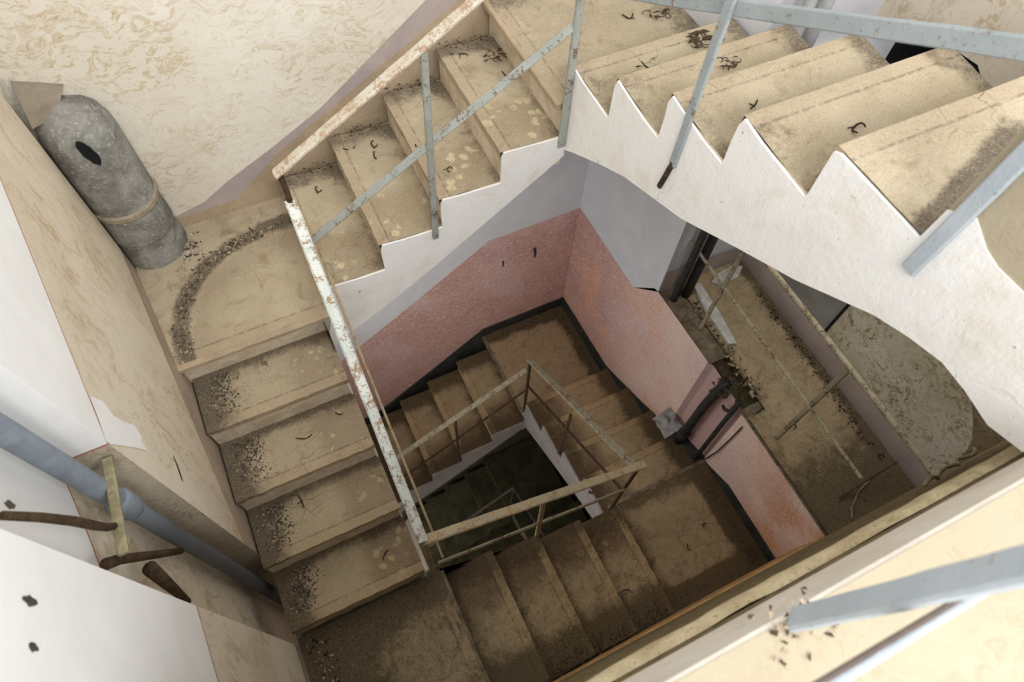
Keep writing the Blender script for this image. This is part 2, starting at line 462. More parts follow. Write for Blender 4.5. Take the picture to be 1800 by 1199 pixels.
def landing(label, x0, x1, y0, y1, z, fronts, look=None, clump=None, depth=.2):
    """flat landing slab; wear(x, y) gives (dirt, spots, strip)"""
    t = thing('stair_landing', label, 'landing', ((x0 + x1) / 2, (y0 + y1) / 2, z))
    cells = .028
    nx = int((x1 - x0) / cells); ny = int((y1 - y0) / cells)
    vs = []; cs = []; fs = []
    for j in range(ny + 1):
        for i in range(nx + 1):
            x = x0 + (x1 - x0) * i / nx; y = y0 + (y1 - y0) * j / ny
            nz = noise.noise(Vector((x * 6, y * 6, z * 4)))
            vs.append((x, y, z + .0025 * noise.noise(Vector((x * 22, y * 22, z)))))
            cs.append(look(x, y, nz) if look else (.3, .3, 1))
    for j in range(ny):
        for i in range(nx):
            a = j * (nx + 1) + i
            fs.append((a, a + 1, a + nx + 2, a + nx + 1))
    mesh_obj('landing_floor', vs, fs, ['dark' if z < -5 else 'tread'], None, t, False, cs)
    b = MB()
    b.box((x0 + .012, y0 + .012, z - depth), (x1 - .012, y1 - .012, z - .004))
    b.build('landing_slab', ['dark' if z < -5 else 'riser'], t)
    n = MB()
    for p, q, side in fronts:                           # worn lip along the stair edge
        n.bar(Vector(p) + Vector((0, 0, z - .018)), Vector(q) + Vector((0, 0, z - .018)), .05, .034, side, 0, 24, .15, .0012)
    if fronts:
        n.build('landing_nosing', ['dust' if z < -.5 else 'skirt'], t)
    return t

DEPTH = .303
# nosing positions read along each flight's own direction of climb
NB = [-1.243, -.938, -.629, -.329, -.036]
NR = [-.017, .283, .582, .891, 1.198]
NL = [-1.219, -.922, -.626, -.317, -.011]
NF = [-.006, .299, .608, .909, 1.217]
soffB = [(-1.33, -.36), (-1.196, -.273), (-.964, -.14), (-.673, .054), (-.379, .268), (-.10, .47), (0.0, .545)]
soffR = [(-.006, .575), (.088, .639), (.30, .77), (.466, .862), (.821, 1.002), (1.09, 1.155), (1.312, 1.275), (1.549, 1.431), (1.645, 1.473), (1.741, 1.503), (1.82, 1.499), (1.907, 1.483), (1.99, 1.511)]
X, Y = Vector((1, 0, 0)), Vector((0, 1, 0))
lookB = dict(back=.5, wall=.75, inner=.3, chip=.004, tilt=.010, spots=1, spot=.24)
lookR = dict(back=.18, wall=.75, wallw=.16, inner=.45, chip=.003, tilt=.012, spots=.45, spot=.16)
lookL = dict(back=1.0, wall=1.0, wallw=.24, inner=.3, chip=.005, spots=.9, spot=.18, tilt=.004)
lookF = dict(back=.6, wall=1.1, wallw=.26, inner=.6, chip=.004, spots=1, spot=.2, grime=.42)
lookD = dict(back=.45, wall=1.1, wallw=.2, inner=.7, chip=.004, spots=.9, spot=.2, grime=.3)

flight('upper flight of sandy concrete steps climbing along the cream back wall', (0, 0, 0), X, Y, NB, H, .735, soffB, lookB)
flight('topmost flight of steps with bright white sawtooth side rising to the right', (0, 0, 0), -Y, X, NR, 6 * H, .785, soffR, lookR,
       top_ext=[(1.201, 10 * H - H - .003), (1.201, 10 * H - .012), (1.22, 10 * H - .003), (1.50, 10 * H - .003), (1.505, 1.80), (1.56, 1.835), (1.62, 1.80), (1.66, 1.79), (1.99, 1.80)])
low_L = [(s, z - 5 * H + .09) for s, z in [(-1.30, -.36), (-1.0, -.20), (-.5, .11), (-.011, .40)]]
flight('left flight of brown worn steps descending past the recess with the pipe', (-1.29, 0, 0), Y, -X, NL, -4 * H, .69, low_L, lookL, flush=False,
       widths=[.69, .69, .69, .69])
low_F = [(s, z) for s, z in [(-.02, -2.12), (.3, -1.93), (.8, -1.62), (1.217, -1.37)]]
flight('front flight of dark brown steps along the mossy front wall', (0, -1.21, 0), -X, -Y, NF, -9 * H, .718, low_F, lookF, flush=False)
def shift(so, d): return [(s, z + d) for s, z in so]
NRl = [-.02, .268, .578, .868, 1.172]
soffRl = [(-.006, .575 - DROP), (.3, .76 - DROP), (.8, 1.04 - DROP), (1.2, 1.24 - DROP)]
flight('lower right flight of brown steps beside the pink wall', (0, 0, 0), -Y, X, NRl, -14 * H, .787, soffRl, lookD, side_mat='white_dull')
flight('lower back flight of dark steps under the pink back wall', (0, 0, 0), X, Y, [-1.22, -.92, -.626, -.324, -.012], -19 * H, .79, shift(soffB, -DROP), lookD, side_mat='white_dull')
# the next turn down, glimpsed in the dark of the well
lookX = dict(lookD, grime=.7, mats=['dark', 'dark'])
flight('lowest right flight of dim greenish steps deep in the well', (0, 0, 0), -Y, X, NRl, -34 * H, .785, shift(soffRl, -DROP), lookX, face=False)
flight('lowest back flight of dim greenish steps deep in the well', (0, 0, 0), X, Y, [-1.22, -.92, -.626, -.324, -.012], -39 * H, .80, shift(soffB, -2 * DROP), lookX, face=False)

def lk_l1(x, y, nz):            # left landing: rounded clean area edged by a rough grey strip
    cx, cy, r = -1.42, .10, .47
    dx = max(0, (cx - x)) ; dy = max(0, y - cy)
    rr = math.hypot(dx, dy * 1.05) if (dx > 0 and dy > 0) else max(dx, dy)
    d = .9 * sm(rr, r - .015 + .02 * nz, r + .01) * (1 - sm(rr, r + .075, r + .10)) + .28 * sm(rr, r + .07, r + .1)
    return (d + .25 * (1 - sm(x, -1.24, -1.32)) * 0, (.55 * sm(rr, .28, .42) if rr < r else 0), min(1.0, (y + .011) / .5))
def lk_rect(x0, x1, y0, y1, base=.15):
    def f(x, y, nz):
        e = min(x - x0, x1 - x, y - y0, y1 - y)
        return (base + .95 * (1 - sm(e, .07 + .05 * nz, .16 + .06 * nz)), .1, 1)
    return f
def lk_top(x, y, nz):
    e = min(.8 - x, .79 - y)
    return (.1 + .6 * (1 - sm(e, .03, .22 + .1 * nz)), .15, min(1.0, max(0, x + .036) / .5))
def lk_l2(x, y, nz):
    return (.5 + .95 * sm(x, -1.45, -1.95) * .6 + .75 * sm(y, -1.48 + .1 * nz, -1.24), .2, min(1.0, max(0, -1.22 - x) / .5))
def lk_l3(x, y, nz):
    e = min(.80 - x - .13, y + 1.95 - .12)
    e2 = min(x - .02, -1.17 - y - .02)
    return (.40 + .9 * (1 - sm(e, .0 + .02 * nz, .05)) + .5 * (1 - sm(e2, .0, .12)), .1, 1)

landing('cream left landing with a rounded worn floor below the round chute', -2.05, -1.245, -.011, .79, 0.0, [((-1.99, -.014, 0), (-1.25, -.014, 0), Y)], lk_l1)
landing('top corner landing of sandy concrete between the two upper flights', -.036, .80, .0, .79, 5 * H, [((-.036, .01, 0), (-.036, .78, 0), X)], lk_top)
landing('dirty brown landing at the bottom left corner in front of the recess', -1.99, -1.22, -1.932, -1.222, -5 * H, [((-1.225, -1.93, 0), (-1.225, -1.225, 0), X)], lk_l2)
landing('brown landing at the lower right corner beside the orange stained wall', .0, .787, -1.932, -1.172, -10 * H, [((.004, -1.174, 0), (.785, -1.174, 0), Y)], lk_l3)
landing('dark corner landing at the foot of the pink corner', -.012, .787, .02, .846, -15 * H, [((-.012, .03, 0), (-.012, .84, 0), X)], lk_rect(-.5, .80, -.5, .86, .3))
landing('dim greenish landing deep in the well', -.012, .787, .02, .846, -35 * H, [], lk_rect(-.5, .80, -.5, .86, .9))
landing('dim lower landing in the dark beneath the left landing', -1.98, -1.22, -.011, .846, -20 * H, [], lk_rect(-2, -1.2, 0, .86, .7))

# ------------------------------------------------------------------ walls
def struct(mb, name, mats, kind='structure'):
    o = mb.build(name, mats); o['kind'] = kind
    return o
ZT = 3.3                                                # the walls run on above the frame
w = MB()                                                # back wall: (x, z) bands
yb, yl = .79, .86
Pt = [(-2.2, -.03), (-1.777, .09), (-1.62, .13), (-1.479, .215), (-1.20, .35), (-.937, .49), (-.60, .73), (-.347, .912), (-.1, 1.08), (.2, 1.16), (1.0, 1.16)]
for (xa, za), (xb, zb) in zip(Pt, Pt[1:]):
    sk = lambda x: .10 + H + .567 * (min(x, .0) + 1.243) if x > -1.25 else .075
    ka, kb = min(za - .01, sk(xa)), min(zb - .01, sk(xb))
    w.poly([(xa, yb, ka), (xb, yb, kb), (xb, yb, zb), (xa, yb, za)], 1)
    w.poly([(xa, yb - .004, -.3), (xb, yb - .004, -.3), (xb, yb, kb), (xa, yb, ka)], 6)
    w.poly([(xa, yb, za), (xb, yb, zb), (xb, yb, ZT), (xa, yb, ZT)], 0)
pk = [(-2.2, -2.62), (-1.181, -2.0), (-.548, -1.575), (.031, -1.165), (.84, -1.165)]
bk = [(-2.2, -3.42), (-1.134, -3.255), (-.539, -2.825), (-.02, -2.44), (.84, -2.43)]
for (xa, za), (xb, zb) in zip(pk, pk[1:]):
    w.poly([(xa, yl, za), (xb, yl, zb), (xb, yl, -.2), (xa, yl, -.2)], 2)
for i in range(4):
    (xa, za), (xb, zb) = pk[i], pk[i + 1]; (xc, zc), (xd, zd) = bk[i], bk[i + 1]
    w.poly([(xc, yl, zc), (xd, yl, zd), (xb, yl, zb), (xa, yl, za)], 3)
    w.poly([(xc, yl - .012, -3.9), (xd, yl - .012, -3.9), (xd, yl - .012, zd), (xc, yl - .012, zc)], 4)
    w.poly([(xc, yl - .012, zc), (xd, yl - .012, zd), (xd, yl + .01, zd + .002), (xc, yl + .01, zc + .002)], 4)
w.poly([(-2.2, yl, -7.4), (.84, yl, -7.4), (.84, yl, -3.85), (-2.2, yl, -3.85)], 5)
w.poly([(-2.2, yb, -.2), (.84, yb, -.2), (.84, yl, -.2), (-2.2, yl, -.2)], 2)
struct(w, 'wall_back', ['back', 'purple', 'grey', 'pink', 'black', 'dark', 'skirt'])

w = MB()                                                # left wall with the pipe recess and the chute niche
def redz(y): return 1.352 + (y + .084) * .49
xl = lambda y: -1.99 if y < 0 else -1.99 - .06 * (y / .6)
ys = [.62, .45, .3, .15, 0, -.2, -.446, -.64, -.835]
for ya, ybb in zip(ys, ys[1:]):
    ba = .17 + .567 * min(0, ya); bb = .17 + .567 * min(0, ybb)
    for lo_a, lo_b, hi_a, hi_b, mi in ((-4.2, -4.2, ba, bb, 1), (ba, bb, redz(ya), redz(ybb), 0), (redz(ya), redz(ybb), redz(ya) + .006, redz(ybb) + .006, 3), (redz(ya) + .006, redz(ybb) + .006, ZT, ZT, 2)):
        w.poly([(xl(ybb), ybb, lo_b), (xl(ya), ya, lo_a), (xl(ya), ya, hi_a), (xl(ybb), ybb, hi_b)], mi)
# wall end beside the chute, rounded, then the niche
w.poly([(-2.052, .62, -.3), (-2.075, .64, -.3), (-2.075, .64, ZT), (-2.052, .62, ZT)], 0)
w.poly([(-2.075, .64, -.3), (-2.14, .655, -.3), (-2.14, .655, 1.02), (-2.075, .64, 1.02)], 4)
w.poly([(-2.14, .655, -.3), (-2.14, .86, -.3), (-2.14, .86, 1.02), (-2.14, .655, 1.02)], 4)
w.poly([(-2.075, .64, 1.02), (-2.075, .86, 1.06), (-2.075, .86, ZT), (-2.075, .64, ZT)], 0)
w.poly([(-2.075, .64, 1.02), (-2.2, .64, .97), (-2.2, .86, .97), (-2.075, .86, 1.06)], 4)
xr = -2.13
w2 = MB(); w2.poly([(-2.05, .66, .90), (-1.95, .70, .90), (-1.885, .789, .962), (-2.045, .789, 1.03)])
struct(w2, 'trim_2', ['soffit'])
yf, yn = -.835, -1.262
w.poly([(xr, yf, -1.6), (-1.99, yf, -1.6), (-1.99, yf, .978), (xr, yf, .975)], 4)          # far reveal
w.poly([(xr, yf, .975), (-1.99, yf, .978), (-1.99, yf, .986), (xr, yf, .983)], 3)
w.poly([(xr, yf, .983), (-1.99, yf, .986), (-1.99, yf, ZT), (xr, yf, ZT)], 2)
for ya, ybb, za, zb in ((yf, -1.05, .97, .86), (-1.05, yn, .86, .78)):
    w.poly([(xr, ybb, -1.6), (xr, ya, -1.6), (xr, ya, za), (xr, ybb, zb)], 0)
    w.poly([(xr, ybb, zb), (xr, ya, za), (xr, ya, za + .008), (xr, ybb, zb + .008)], 3)
    w.poly([(xr, ybb, zb + .008), (xr, ya, za + .008), (xr, ya, ZT), (xr, ybb, ZT)], 2)
w.poly([(-1.99, yn, -1.6), (xr, yn, -1.6), (xr, yn, ZT), (-1.99, yn, ZT)], 0)
w.poly([(xr, yf, -1.6), (-1.99, yf, -1.6), (-1.99, yn, -1.6), (xr, yn, -1.6)], 4)
for ya, ybb, za, zb in ((yn, -1.5, .556, .527), (-1.5, -4.2, .527, .5)):
    w.poly([(-1.99, ybb, -4.2), (-1.99, ya, -4.2), (-1.99, ya, -.74), (-1.99, ybb, -.74)], 1)
    w.poly([(-1.99, ybb, -.74), (-1.99, ya, -.74), (-1.99, ya, za), (-1.99, ybb, zb)], 0)
    w.poly([(-1.99, ybb, zb), (-1.99, ya, za), (-1.99, ya, za + .007), (-1.99, ybb, zb + .007)], 3)
    w.poly([(-1.99, ybb, zb + .007), (-1.99, ya, za + .007), (-1.99, ya, ZT), (-1.99, ybb, ZT)], 2)
w.poly([(-1.988, y, z) for y, z in ((-.70, 1.05), (-.675, .96), (-.70, .90), (-.69, .83), (-.665, .74), (-.69, .70), (-.715, .71), (-.735, .67), (-.755, .742), (-.80, .88), (-.833, .975), (-.833, 1.0), (-.77, 1.02))], 2)
for cy, cz, r in ((-1.395, 1.508, .014), (-1.485, 1.518, .012), (-1.20, 1.53, .013)):   # old plug holes
    pts = []
    for k in range(11):
        a = 2 * math.pi * k / 11; q = r * random.uniform(.7, 1.25)
        pts.append((-1.9885, cy + q * math.cos(a) * .8, cz + q * math.sin(a) * 1.5))
    w.poly(pts, 5)
w.poly([(-1.9885, y, z) for y, z in ((-.645, .40), (-.655, .405), (-.70, .39), (-.745, .38), (-.75, .365), (-.70, .372))], 5)
struct(w, 'wall_left', ['left', 'brown_dado', 'white_wall', 'red', 'recess', 'gravel'])

w = MB()                                                # right wall: solid behind the corner, pink parapet beside the flight
xrw = .80
w.poly([(xrw, -.17, -1.15), (xrw, .0, -1.165), (xrw, .0, 3.3), (xrw, -.17, 3.3)], 0)
w.poly([(xrw, .0, -1.165), (xrw, .88, -1.165), (xrw, .88, 3.3), (xrw, .0, 3.3)], 0)
struct(w, 'wall_right', ['grey', 'pink'])
w = MB()                                                # pink parapet with its chase and skirting
pt = [(.88, -1.165), (.06, -1.165), (-.131, -.913), (-.172, -.90), (-.43, -.89), (-.765, -.88)]
pb = [(.88, -2.43), (.06, -2.40), (-.131, -2.31), (-.172, -2.29), (-.43, -2.15), (-.765, -1.96)]
def ribbon(mb, x, top, bot, mi):
    for i in range(len(top) - 1):
        (ya, za), (yc, zc) = top[i], top[i + 1]; (yd, zd), (ye, ze) = bot[i], bot[i + 1]
        mb.poly([(x, ye, ze), (x, yd, zd), (x, ya, za), (x, yc, zc)], mi)
w.poly([(xrw - .001, -.131, -.913), (xrw - .001, .06, -1.165), (xrw - .001, -.172, -.90)], 1)
ribbon(w, xrw - .001, pt, pb, 1)
ribbon(w, xrw + .03, [(-.765, -.90), (-1.15, -.92)], [(-.765, -1.9), (-1.15, -1.75)], 2)          # shallow pipe chase
w.poly([(xrw - .001, -.765, -1.95), (xrw + .03, -.80, -1.95), (xrw + .03, -.80, -.9), (xrw - .001, -.765, -.88)], 2)
w.poly([(xrw + .03, -1.13, -1.9), (xrw - .001, -1.15, -1.9), (xrw - .001, -1.15, -.9), (xrw + .03, -1.13, -.9)], 2)
ribbon(w, xrw - .001, [(-1.15, -.90), (-1.5, -.90), (-1.96, -.90)], [(-1.15, -1.73), (-1.40, -1.6), (-1.96, -1.6)], 1)
ribbon(w, xrw - .012, [(.88, -2.43), (.06, -2.40), (-.131, -2.31), (-.43, -2.15), (-.765, -1.96), (-1.15, -1.73), (-1.40, -1.6), (-1.96, -1.6)],
       [(.88, -3.3)] + [(y, -3.3) for y in (.06, -.131, -.43, -.765, -1.15, -1.40, -1.96)], 3)
w.box((xrw + .035, -1.98, -7.4), (xrw + .06, .9, -.93), 4)
for (ya, za), (ybb, zb) in zip([(.88, -2.43), (.06, -2.40), (-.131, -2.31), (-.43, -2.15), (-.765, -1.96), (-1.15, -1.73), (-1.40, -1.6)], [(.06, -2.40), (-.131, -2.31), (-.43, -2.15), (-.765, -1.96), (-1.15, -1.73), (-1.40, -1.6), (-1.96, -1.6)]):
    w.poly([(xrw - .012, ya, za), (xrw - .012, ybb, zb), (xrw + .04, ybb, zb + .002), (xrw + .04, ya, za + .002)], 3)
# top of the parapet, dusty and broken
for ya, ybb in ((-.17, -.45), (-.45, -.78)):
    w.poly([(xrw - .001, ybb, -.885), (xrw - .001, ya, -.895), (1.03, ya, -.905), (1.03, ybb, -.90)][::-1], 5)
w.poly([(xrw - .001, -1.96, -.90), (xrw - .001, -1.12, -.90), (1.03, -1.12, -.905), (1.03, -1.96, -.905)][::-1], 5)
w.poly([(.96, -.17, -1.2), (.96, -.78, -1.2), (.96, -.78, -.9), (.96, -.17, -.9)], 4)
w.box((.832, -1.16, -1.1), (.99, -.74, -.95), 4)
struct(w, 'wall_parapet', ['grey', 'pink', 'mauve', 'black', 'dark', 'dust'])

# ---- gallery beyond the parapet
xg = 1.47
w = MB()
cells = .04
vs = []; cs = []; fs = []
nx, ny = 16, 46
for j in range(ny + 1):
    for i in range(nx + 1):
        x = .815 + (1.5 - .815) * i / nx; y = -.17 - 1.8 * j / ny
        nz = noise.noise(Vector((x * 6, y * 6, 2)))
        vs.append((x, y, -.885 + .003 * noise.noise(Vector((x * 25, y * 25, 0)))))
        cs.append((.35 + .55 * sm(x, 1.36 + .05 * nz, 1.42) + .55 * (1 - sm(x, .93, 1.0 + .06 * nz)) * sm(y, -1.3, -1.0) + .75 * sm(-y, 1.35, 1.85), .0, 1))
for j in range(ny):
    for i in range(nx):
        a = j * (nx + 1) + i
        if vs[a][0] < .91 and vs[a][1] > -1.17:
            continue
        fs.append((a, a + nx + 1, a + nx + 2, a + 1))
g = mesh_obj('floor_gallery', vs, fs, ['tread'], None, None, False, cs); g['kind'] = 'structure'
w = MB()
w.poly([(xg, -.95, -.9), (xg, -.17, -.9), (xg, -.17, .0), (xg, -.95, .0)], 1)                      # dull board below the opening
w.box((xg - .012, -.962, -.9), (xg + .01, -.948, .3), 2)
curve = [(-1.60, .10), (-1.671, -.085), (-1.75, -.14), (-1.817, -.206), (-1.885, -.29), (-1.918, -.369), (-1.955, -.55), (-1.97, -.9)]
w.poly([(xg, y, z) for y, z in curve] + [(xg, -.95, -.9), (xg, -.95, .94), (xg, -1.35, .94), (xg, -1.52, .4)], 0)
w.poly([(xg, y, z) for y, z in curve] + [(xg, -2.0, -.9), (xg, -2.0, .94), (xg, -1.35, .94), (xg, -1.52, .4)][::1], 3)
hole = [(-.02, .944), (-.123, .931), (-.283, .94), (-.375, .99), (-.48, 1.05), (-.54, 1.082), (-.70, 1.10), (-.95, .94)]
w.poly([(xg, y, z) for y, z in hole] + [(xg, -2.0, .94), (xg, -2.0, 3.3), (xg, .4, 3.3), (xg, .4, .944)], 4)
w.poly([(xg, -.95, 0), (xg + .6, -.95, 0), (xg + .6, -.95, 1.4), (xg, -.95, 1.4)], 2)
w.poly([(xg + .6, -.95, -.5), (xg + .6, .3, -.5), (xg + .6, .3, 1.4), (xg + .6, -.95, 1.4)], 2)
w.poly([(xg, -.95, 0), (xg, -.17, 0), (xg + .6, -.17, 0), (xg + .6, -.95, 0)], 2)
w.poly([(xg, -.165, .0), (xg + .27, -.165, .0), (xg + .27, -.165, .95), (xg, -.165, .95)][::-1], 5)
w.poly([(xg + .26, -.166, .0), (xg + .62, -.166, .0), (xg + .62, -.166, 1.4), (xg + .26, -.166, 1.4)][::-1], 2)
w.poly([(xrw, -.17, -1.15), (1.47, -.17, -1.15), (1.47, -.17, 3.3), (xrw, -.17, 3.3)][::-1], 5)
w.poly([(1.46, -.168, .0), (1.74, -.168, .0), (1.74, -.168, 1.4), (1.46, -.168, 1.4)][::-1], 5)
struct(w, 'wall_gallery', ['gallery', 'grey_panel', 'hole', 'gallery_dirty', 'left', 'grey'])
w = MB()                                                # mauve skirting along the gallery wall
w.poly([(xg - .014, -1.97, -.9), (xg - .014, -.17, -.9), (xg - .014, -.17, -.70), (xg - .014, -1.97, -.70)], 0)
w.poly([(xg - .014, -1.97, -.70), (xg - .014, -.17, -.70), (xg, -.17, -.69), (xg, -1.97, -.69)], 0)
w.poly([(.80, -.182, -.9), (xg, -.182, -.9), (xg, -.182, -.72), (.80, -.182, -.66)], 0)
struct(w, 'baseboard_gallery', ['purple'])

# ---- front wall under the camera: narrow stepped bands up to the slab edge
w = MB()
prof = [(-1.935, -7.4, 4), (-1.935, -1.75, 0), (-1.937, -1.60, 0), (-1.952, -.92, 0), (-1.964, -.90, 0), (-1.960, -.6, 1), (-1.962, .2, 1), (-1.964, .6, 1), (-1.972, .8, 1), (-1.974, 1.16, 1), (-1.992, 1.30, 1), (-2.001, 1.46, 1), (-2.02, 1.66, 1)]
for (ya, za, _), (yc, zc, mi) in zip(prof, prof[1:]):
    w.poly([(-2.2, ya, za), (-2.2, yc, zc), (1.47, yc, zc), (1.47, ya, za)], mi)
struct(w, 'wall_front', ['orange', 'moss', 'dark', 'mould', 'dark'])
w = MB()                                                # rounded moulding under the slab edge
n = 64; ring = 7
vs = []; fs = []
for i in range(n + 1):
    x = -2.0 + 3.47 * i / n
    for k in range(ring):
        a = -.5 * math.pi + math.pi * k / (ring - 1)
        rr = .030 + .006 * noise.noise(Vector((x * 9, k * .4, 1))) + .005 * noise.noise(Vector((x * 30, k, 5)))
        brk = .006 * sm(noise.noise(Vector((x * 5, 3, 1))), .1, .4) * sm(-x, .2, .5) * (1 - sm(-x, .8, 1.0))
        vs.append((x, -1.996 + rr * math.cos(a) * .8 + brk, 1.33 + rr * 2.2 * math.sin(a)))
for i in range(n):
    for k in range(ring - 1):
        fs.append((i*ring + k, i*ring + k + 1, (i+1)*ring + k + 1, (i+1)*ring + k))
o = mesh_obj('trim_1', vs, fs, ['mould'], None, None, True); o['kind'] = 'structure'
w = MB()                                                # top floor slab
w.prism([(-2.0, -2.004, 1.45), (-2.0, -2.000, 1.50), (-2.0, -2.010, 1.60), (-2.0, -2.022, 1.695), (-2.0, -2.03, 1.70)] + [(-2.0, -4.2, 1.70), (-2.0, -4.2, 1.45)], (3.47, 0, 0), 1)
w.poly([(-2.0, -4.2, 1.701), (1.47, -4.2, 1.701), (1.47, -2.03, 1.701), (-2.0, -2.03, 1.701)], 0)
struct(w, 'floor', ['floor', 'strip'])
def lk_tl(x, y, nz):                                    # shade by the post painted as a dark streak away from the pier
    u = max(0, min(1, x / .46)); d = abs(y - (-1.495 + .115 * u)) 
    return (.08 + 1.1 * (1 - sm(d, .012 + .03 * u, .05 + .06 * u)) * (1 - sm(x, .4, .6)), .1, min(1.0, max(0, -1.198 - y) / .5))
landing('topmost landing with a painted shade streak behind the nearest post', .0, 1.46, -1.99, -1.198, 10 * H + .004, [], lk_tl, depth=.17)
w = MB()
w.box((-.004, -2.02, 1.79), (.10, -1.505, 2.25), 0)
struct(w, 'wall_pier', ['floor'])
w = MB()                                                # bottom of the well
w.box((-2.2, -2.0, -7.5), (.9, .9, -7.4), 0)
struct(w, 'floor_basement', ['dark'])

# ------------------------------------------------------------------ railings
def railing(label, parts, loc, cat='railing'):
    t = thing('stair_railing', label, cat, loc)
    for nm, p, q, wd, th, side, mat in parts:
        b = MB(); b.bar(p, q, wd, th, side, 0, 20, .28, .0008)
        o = b.build(nm, [mat], t)
    return t
railing('upper back railing with rust-streaked pale handrail along the back flight', [
    ('handrail', (-1.262, -.004, .962), (-.02, .0, 1.695), .046, .020, Y, 'rail_rust'),
    ('mid_rail', (-1.215, .0, .532), (-.03, .0, 1.235), .034, .012, (0, .5, 1), 'rail_blue'),
    ('post', (-.668, -.016, .28), (-.642, -.004, 1.30), .030, .016, X, 'rail_blue'),
    ('post', (-.028, -.014, .62), (-.022, .0, 1.70), .036, .02, X, 'rail_blue'),
    ('post', (-1.244, .0, .0), (-1.244, .0, .955), .024, .024, X, 'rust')], (-.64, 0, .33))
railing('left railing with white flaking handrail running down the left flight', [
    ('handrail', (-1.243, .006, .80), (-1.252, -1.216, -.115), .046, .024, X, 'rail_pale'),
    ('mid_rail', (-1.196, .0, .30), (-1.190, -1.235, -.50), .03, .012, (0, 1, 1), 'rail_tan'),
    ('post', (-1.25, -1.205, -.84), (-1.25, -1.205, -.13), .03, .03, X, 'rail_tan')], (-1.25, -.6, -.2))
railing('front railing with ochre rusty handrail along the front flight', [
    ('handrail', (-1.25, -1.21, -.143), (.018, -1.21, -.695), .046, .022, Y, 'rail_tan'),
    ('mid_rail', (-1.216, -1.21, -.715), (-.011, -1.21, -1.124), .022, .012, (0, .4, 1), 'rail_dull'),
    ('post', (-.612, -1.215, -1.25), (-.63, -1.212, -.46), .03, .016, X, 'rail_tan'),
    ('post', (-.03, -1.20, -1.60), (.002, -1.20, -.70), .026, .016, X, 'rust')], (-.62, -1.21, -1.2))
railing('lower right railing with grey handrail beside the pink wall', [
    ('handrail', (.0, .070, -1.66), (.0, -1.175, -.80), .048, .022, X, 'rail_dull'),
    ('mid_rail', (.0, .055, -2.085), (.0, -1.18, -1.238), .02, .012, X, 'rust'),
    ('post', (.0, -.532, -2.22), (.0, -.548, -1.41), .026, .016, Y, 'rust')], (0, -.54, -2.2))
railing('lower back railing with grey handrail over the dark steps', [
    ('handrail', (-.05, .0, -1.672), (-1.215, .0, -2.342), .042, .02, Y, 'rail_dull'),
    ('mid_rail', (-.03, .0, -2.046), (-1.184, .0, -2.83), .018, .012, Y, 'rust'),
    ('post', (-.002, .036, -2.60), (-.002, .040, -1.67), .026, .016, X, 'rust'),
    ('post', (-.648, -.01, -3.0), (-.648, .0, -2.02), .022, .014, X, 'rust')], (0, .03, -2.55))
railing('top right railing of blue-grey flat bars on the white sawtooth flight', [
    ('mid_rail', (.0, -.02, 1.392), (.0, -1.62, 2.246), .044, .014, (0, .5, 1), 'rail_bluish'),
    ('handrail', (.0, -.02, 1.80), (.0, -1.62, 2.66), .046, .02, X, 'rail_blue'),
    ('post', (-.012, -.700, 1.16), (-.012, -.712, 2.18), .036, .014, Y, 'rail_bluish'),
    ('post_foot', (-.012, -.672, 1.02), (-.012, -.700, 1.17), .020, .016, Y, 'rust'),
    ('post', (-.014, -1.535, 1.62), (-.014, -1.56, 2.62), .04, .016, Y, 'rail_clean')], (0, -.7, 1.1))
railing('blurred pale blue railing standing on the top floor slab edge', [
    ('post', (-.770, -2.036, 1.70), (-.752, -2.068, 2.62), .044, .016, (.8, .6, 0), 'rail_clean'),
    ('mid_rail', (-1.5, -2.088, 2.028), (.6, -2.088, 2.028), .030, .012, (0, .2, 1), 'rail_clean'),
    ('mid_rail_shade_edge', (-1.5, -2.078, 2.046), (.6, -2.078, 2.046), .016, .008, (0, .2, 1), 'rail_dark')], (-.75, -2.05, 1.7))  # the edge bar carries the rail's shaded edge in its dark colour
railing('thin grey railing standing on the gallery floor above the pink parapet', [
    ('handrail', (.9, -.19, .04), (.9, -1.95, .04), .03, .022, X, 'rail_dull'),
    ('mid_rail', (.9, -.155, -.395), (.88, -1.80, -.40), .02, .012, X, 'rail_dull'),
    ('post', (.895, -.535, -.905), (.895, -.535, .04), .028, .018, Y, 'rail_dull'),
    ('post', (.9, -1.365, -.905), (.9, -1.365, .04), .028, .018, Y, 'rail_dull')], (.9, -.95, -.9))
railing('dim lowest railing deep in the dark well', [
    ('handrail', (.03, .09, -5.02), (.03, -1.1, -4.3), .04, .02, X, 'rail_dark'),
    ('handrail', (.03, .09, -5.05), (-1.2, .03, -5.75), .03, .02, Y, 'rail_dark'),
    ('post', (.03, .09, -5.95), (.03, .09, -5.02), .024, .016, X, 'rust')], (.03, .09, -5.95))

# ------------------------------------------------------------------ chute in the corner
ch = thing('rubbish_chute', 'round grey concrete chute with a dark hole standing in the corner niche', 'chute', (-1.93, .735, 0))
def lathe(mb, prof, cx, cy, n=28, mi=0):
    vs = []; fs = []
    for r, z in prof:
        for k in range(n):
            a = 2 * math.pi * k / n
            rr = r * (1 + .02 * noise.noise(Vector((math.cos(a) * 2, math.sin(a) * 2, z * 5))))
            vs.append((cx + rr * math.cos(a), min(.786, cy + rr * math.sin(a)), z))
    for i in range(len(prof) - 1):
        for k in range(n):
            fs.append((i*n + k, i*n + (k+1) % n, (i+1)*n + (k+1) % n, (i+1)*n + k))
    mb.add(vs, fs, mi)
b = MB(); lathe(b, [(.158, -.02), (.156, .04), (.15, .10), (.146, .172)], -1.93, .735)
b.build('base_ring', ['chute'], ch)
b = MB(); lathe(b, [(.150, .172), (.154, .18), (.152, .26), (.148, .36)], -1.93, .735)
